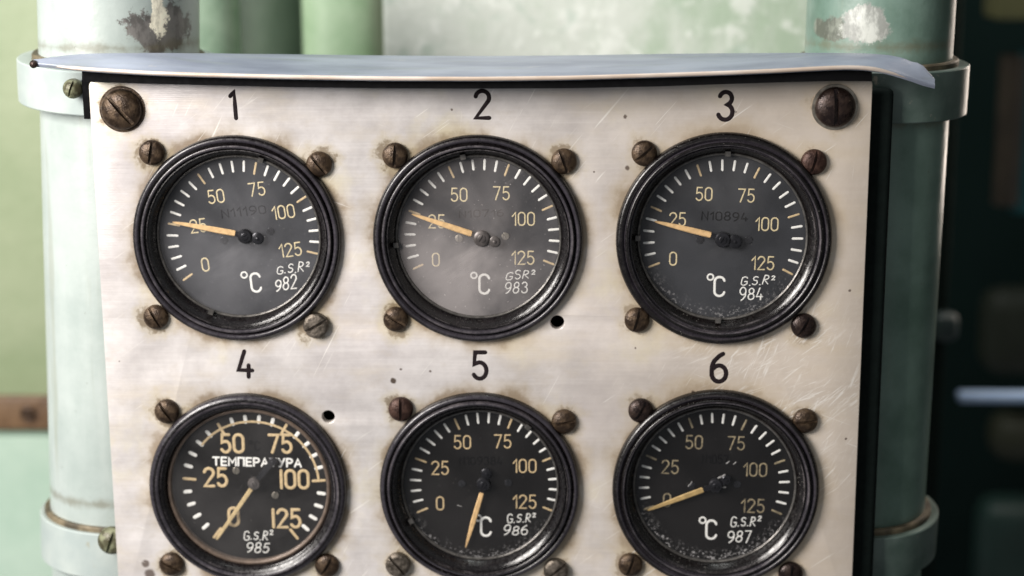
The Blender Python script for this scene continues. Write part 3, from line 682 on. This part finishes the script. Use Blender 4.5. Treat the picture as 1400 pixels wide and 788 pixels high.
def pipe(top_, bot, r, mat, label):
    p = thing('pipe', bot, label, 'pipe')
    ax = (top_-bot); L = ax.length
    obj('tube', lathe([(r, 0), (r, L*.25), (r, L*.5), (r, L*.75), (r, L)], bot, ax, seg=96), mat, p, smooth=60)
    return p
PY = 37
LT, LB = bp(160, -160, PY), bp(178, 940, PY)
RT, RB = bp(1213, -160, PY), bp(1155, 940, PY)
rL, rR = 25.3, 23.0
def rel(u, v, Y, base): return tuple(bp(u, v, Y)-base)
ml = pipe_mat('pale_mint_paint', (.32, .375, .355), (.42, .47, .45), [(rel(232, 42, 10, LB), (13, 20, 10), (.09, .085, .08), 3.2), (rel(205, 15, 8, LB), (2.5, 20, 9), (.55, .52, .42), 2.8)], (rel(160, 66, 12, LB)[2], rel(160, 690, 12, LB)[2]))
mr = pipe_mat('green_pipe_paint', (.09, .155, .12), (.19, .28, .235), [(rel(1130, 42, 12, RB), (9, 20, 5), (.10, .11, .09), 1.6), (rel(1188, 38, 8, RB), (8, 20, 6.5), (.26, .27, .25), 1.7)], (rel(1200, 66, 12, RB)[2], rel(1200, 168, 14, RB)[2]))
pl = pipe(LT, LB, rL, ml, 'pale mint painted pipe left of the panel with dark chipped patch above the hood')
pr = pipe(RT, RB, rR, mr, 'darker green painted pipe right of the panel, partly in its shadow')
def along(T, B, u_, v_):  # point of the axis that shows at photo height v_
    best = None
    for i in range(801):
        p = B+(T-B)*i/800
        d = ROTM.transposed() @ (p-CAM); v = 394-FPX*d.z/d.y
        if best is None or abs(v-v_) < best[0]: best = (abs(v-v_), p)
    return best[1]
def clamp(T, B, v_, r, h, tr, mat, label, tilt=3.0, wt=1.9, bolt=None):
    c = along(T, B, 0, v_); ax = (T-B).normalized(); ax = Matrix.Rotation(R(tilt), 3, 'X') @ ax
    p = thing('pipe_clamp', c, label, 'pipe clamp', 'clamps around the pipes')
    hh = h/2
    obj('band', lathe([(tr-.3, hh-.6), (r-wt, hh), (r-.3, hh), (r, hh-.35), (r+.05, 0), (r, -hh+.35), (r-.3, -hh), (r-wt, -hh), (tr-.3, -hh+.6)], c, ax, seg=96), mat, p, smooth=30)
    obj('liner', lathe([(tr-.2, hh+1.6), (tr+1.5, hh+1.7), (tr+1.9, hh+1.2), (tr+1.9, hh-1.5)], c, ax, seg=96), M['liner'], p, smooth=30)
    if bolt:
        q = bp(bolt[0], bolt[1], bolt[2])
        obj('bolt', screw((q.x, q.y, q.z), bolt[3], 4, R(70), .1, .8, 1.5), M['bolt'], p)
    return p
M['liner'] = plain('grimy_liner', (.20, .16, .10), .6, .1, .7, 160)
M['bolt'] = screw_mat('green_brown_bolt', (.07, .065, .035), (.22, .23, .14), .45, .2)
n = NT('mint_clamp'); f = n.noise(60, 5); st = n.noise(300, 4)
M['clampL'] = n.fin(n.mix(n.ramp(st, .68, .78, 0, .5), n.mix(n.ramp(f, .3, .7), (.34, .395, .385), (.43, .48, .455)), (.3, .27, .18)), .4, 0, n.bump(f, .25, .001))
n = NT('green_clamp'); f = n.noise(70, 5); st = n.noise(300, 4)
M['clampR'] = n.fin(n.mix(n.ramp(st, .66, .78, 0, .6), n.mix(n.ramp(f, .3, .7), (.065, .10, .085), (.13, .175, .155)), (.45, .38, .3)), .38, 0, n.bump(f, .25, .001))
clamp(LT, LB, 108, 31.9, 13.5, rL, M['clampL'], 'mint pipe clamp behind the left tip of the hood', 3.5, bolt=(101, 121, 2.5, 3.0))
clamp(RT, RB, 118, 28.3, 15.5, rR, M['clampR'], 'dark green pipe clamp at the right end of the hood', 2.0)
clamp(LT, LB, 722, 28.7, 15.5, rL, M['clampL'], 'pale mint pipe clamp low on the left pipe with grimy upper rim', -1, bolt=(154, 738, 4.5, 4.5))
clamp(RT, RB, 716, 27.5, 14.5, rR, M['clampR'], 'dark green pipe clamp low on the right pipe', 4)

# ------------------------------------------------------------------ background
def slab(name, u0, u1, v0, v1, Y, th_, mat, label=None, cat=None, kind=None, parent=None, bev=1.5):
    a = bp(u0, v0, Y); b = bp(u1, v1, Y)
    o = obj(name, box(a.x, b.x, Y, Y+th_, min(a.z, b.z), max(a.z, b.z), bev), mat, parent, smooth=30)
    return tag(o, label, cat, None, kind)
def wall_mat(name, a, b, scale=14, rough=.5, c3=None, lo=.62, hi=.70):
    n = NT(name); f = n.noise(scale, 6, .65); c = n.mix(n.ramp(f, .35, .65), a, b)
    if c3: c = n.mix(n.ramp(n.noise(scale*4, 5, .7), lo, hi), c, c3)
    return n.fin(c, rough, 0, n.bump(f, .4, .003))
slab('wall_panel', -500, 300, -400, 590, 205, 20, wall_mat('yellow_green_paint', (.25, .31, .18), (.32, .37, .235)), 'smooth yellow green metal wall panel behind the left pipe', 'wall panel')
slab('wall_panel', -500, 300, 594, 1300, 198, 27, wall_mat('mint_paint', (.34, .47, .38), (.42, .54, .45)), 'mint green metal wall panel below the brown strap', 'wall panel')
st = slab('strap', -300, 150, 541, 590, 190, 4, wall_mat('brown_leather', (.085, .045, .022), (.17, .10, .05), 60), 'brown leather strap lying across the wall left of the pipe', 'strap')
a = bp(38, 566, 189); oo = Vector(a)
vs, fs = lathe([(2.9, -.5), (2.9, .6), (2.2, 1.0), (1.6, .6), (1.6, -.5)], a, seg=32)
ey = obj('eyelet', (vs, fs), M['screw_dark'], None); ey.parent = st
n = NT('flaking_white_green'); f = n.noise(17, 6, .7); g_ = n.noise(110, 5, .7)
sep = n.n('ShaderNodeSeparateXYZ'); n.put(sep.inputs[0], n.tc)
lr = n.math('MULTIPLY', n.ramp(sep.outputs[0], .02, .10), .16); cc_ = n.mix(n.ramp(n.math('SUBTRACT', n.noise(30, 5, .65, vec=n.map((1, 1, .7))), lr), .26, .52), (.40, .50, .38), (.62, .66, .60)); cc_ = n.mix(n.ramp(n.noise(110, 3, .6), .52, .64, 0, .6), cc_, (.80, .83, .78)); cc_ = n.mix(n.ramp(n.noise(60, 3, .6, vec=n.map(loc=(1, 4, 2))), .58, .7, 0, .6), cc_, (.40, .50, .42))
M['flake'] = n.fin(cc_, .4, 0, n.bump(g_, .3, .002))
slab('metal_sheet', 514, 1098, -400, 900, 150, 15, M['flake'], 'flaking whitish green metal sheet behind the top of the hood', 'metal sheet')
slab('wall_panel', 392, 540, -400, 900, 175, 30, wall_mat('plain_green_paint', (.22, .34, .20), (.34, .45, .31), 20), 'narrow green metal upright between the dark gap and the flaking sheet', 'wall panel', bev=12)
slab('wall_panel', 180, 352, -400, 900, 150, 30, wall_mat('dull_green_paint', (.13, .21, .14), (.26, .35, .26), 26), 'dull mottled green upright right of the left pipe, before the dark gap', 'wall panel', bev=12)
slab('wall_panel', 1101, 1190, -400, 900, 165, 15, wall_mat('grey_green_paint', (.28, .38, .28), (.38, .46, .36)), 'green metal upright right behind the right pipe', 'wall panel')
slab('wall_panel', 300, 450, -400, 900, 230, 15, wall_mat('shaded_green_paint', (.05, .09, .055), (.08, .13, .08)), 'wall strip deep in the gap between two green uprights, its shade painted dark green', 'wall panel')  # shade of the gap is put into this strip's dark colour
slab('far_wall', -600, 2200, -900, 1700, 620, 20, plain('far_dark_wall', (.008, .017, .015), .9, 0, .5, 5, spec=.05), kind='structure', bev=0)
slab('side_wall', 1185, 1250, -500, 1300, 240, 60, plain('dark_upright', (.008, .013, .011), .8, spec=.05), 'near black upright behind the right pipe', 'upright')
def post(u, v0, v1, Y, r, mat, label, name='pipe', cat='pipe'):
    a = bp(u, v1, Y); b = bp(u, v0, Y); b.x = a.x; b.y = a.y
    o = obj(name, lathe([(r*.9, -.0), (r, .5), (r, (b-a).length)], a, b-a, seg=32), mat, None); return tag(o, label, cat)
M['teal'] = plain('teal_paint', (.015, .13, .14), .5, 0, .3, 20)
M['rust'] = plain('rusty_brown_paint', (.075, .055, .035), .5, 0, .5, 30)
M['olive'] = plain('olive_paint', (.20, .19, .08), .6, 0, .4, 20)
M['dgreen'] = plain('deep_green_paint', (.02, .05, .04), .5, 0, .4, 20)
M['blueish'] = plain('pale_blue_paint', (.50, .68, .98), .3, 0, .1, 30)
post(1374, 75, 280, 380, 7, M['rust'], 'blurred brown upright pipe in the dark right background')
post(1398, 70, 290, 385, 7, M['teal'], 'blurred teal upright pipe at the right edge of the picture')
slab('box', 1368, 1480, -60, 27, 370, 30, M['olive'], 'blurred olive box in the upper right corner', 'box')
slab('box', 1352, 1500, 400, 520, 390, 30, plain('dark_olive', (.022, .028, .014), .6, 0, .4, 20), 'blurred dark olive box above the pale blue bar', 'box', bev=12)
slab('box', 1362, 1500, 572, 640, 400, 30, plain('mud_olive', (.032, .034, .016), .6, 0, .4, 20), 'blurred muddy olive box just below the pale blue bar', 'box', bev=12)
slab('box', 1345, 1500, 690, 900, 395, 30, M['dgreen'], 'blurred deep green box in the lower right corner', 'box', bev=12)
slab('bar', 1312, 1500, 539, 552, 300, 8, M['blueish'], 'blurred pale blue horizontal bar glowing in the dark right background', 'bar')
slab('bracket', 1278, 1312, 430, 470, 230, 10, plain('slate_green', (.015, .028, .028), .5), 'blurred slate green bracket just right of the right pipe', 'bracket', bev=4)

tag(obj('blocker', box(300, 420, -300, 140, -500, 600, 3), plain('blocker_black_green', (.02, .026, .024), .6), None), 'near black cabinet added unseen right of the pipes to block light', 'blocker')  # added out of view to block ambient light on the right side
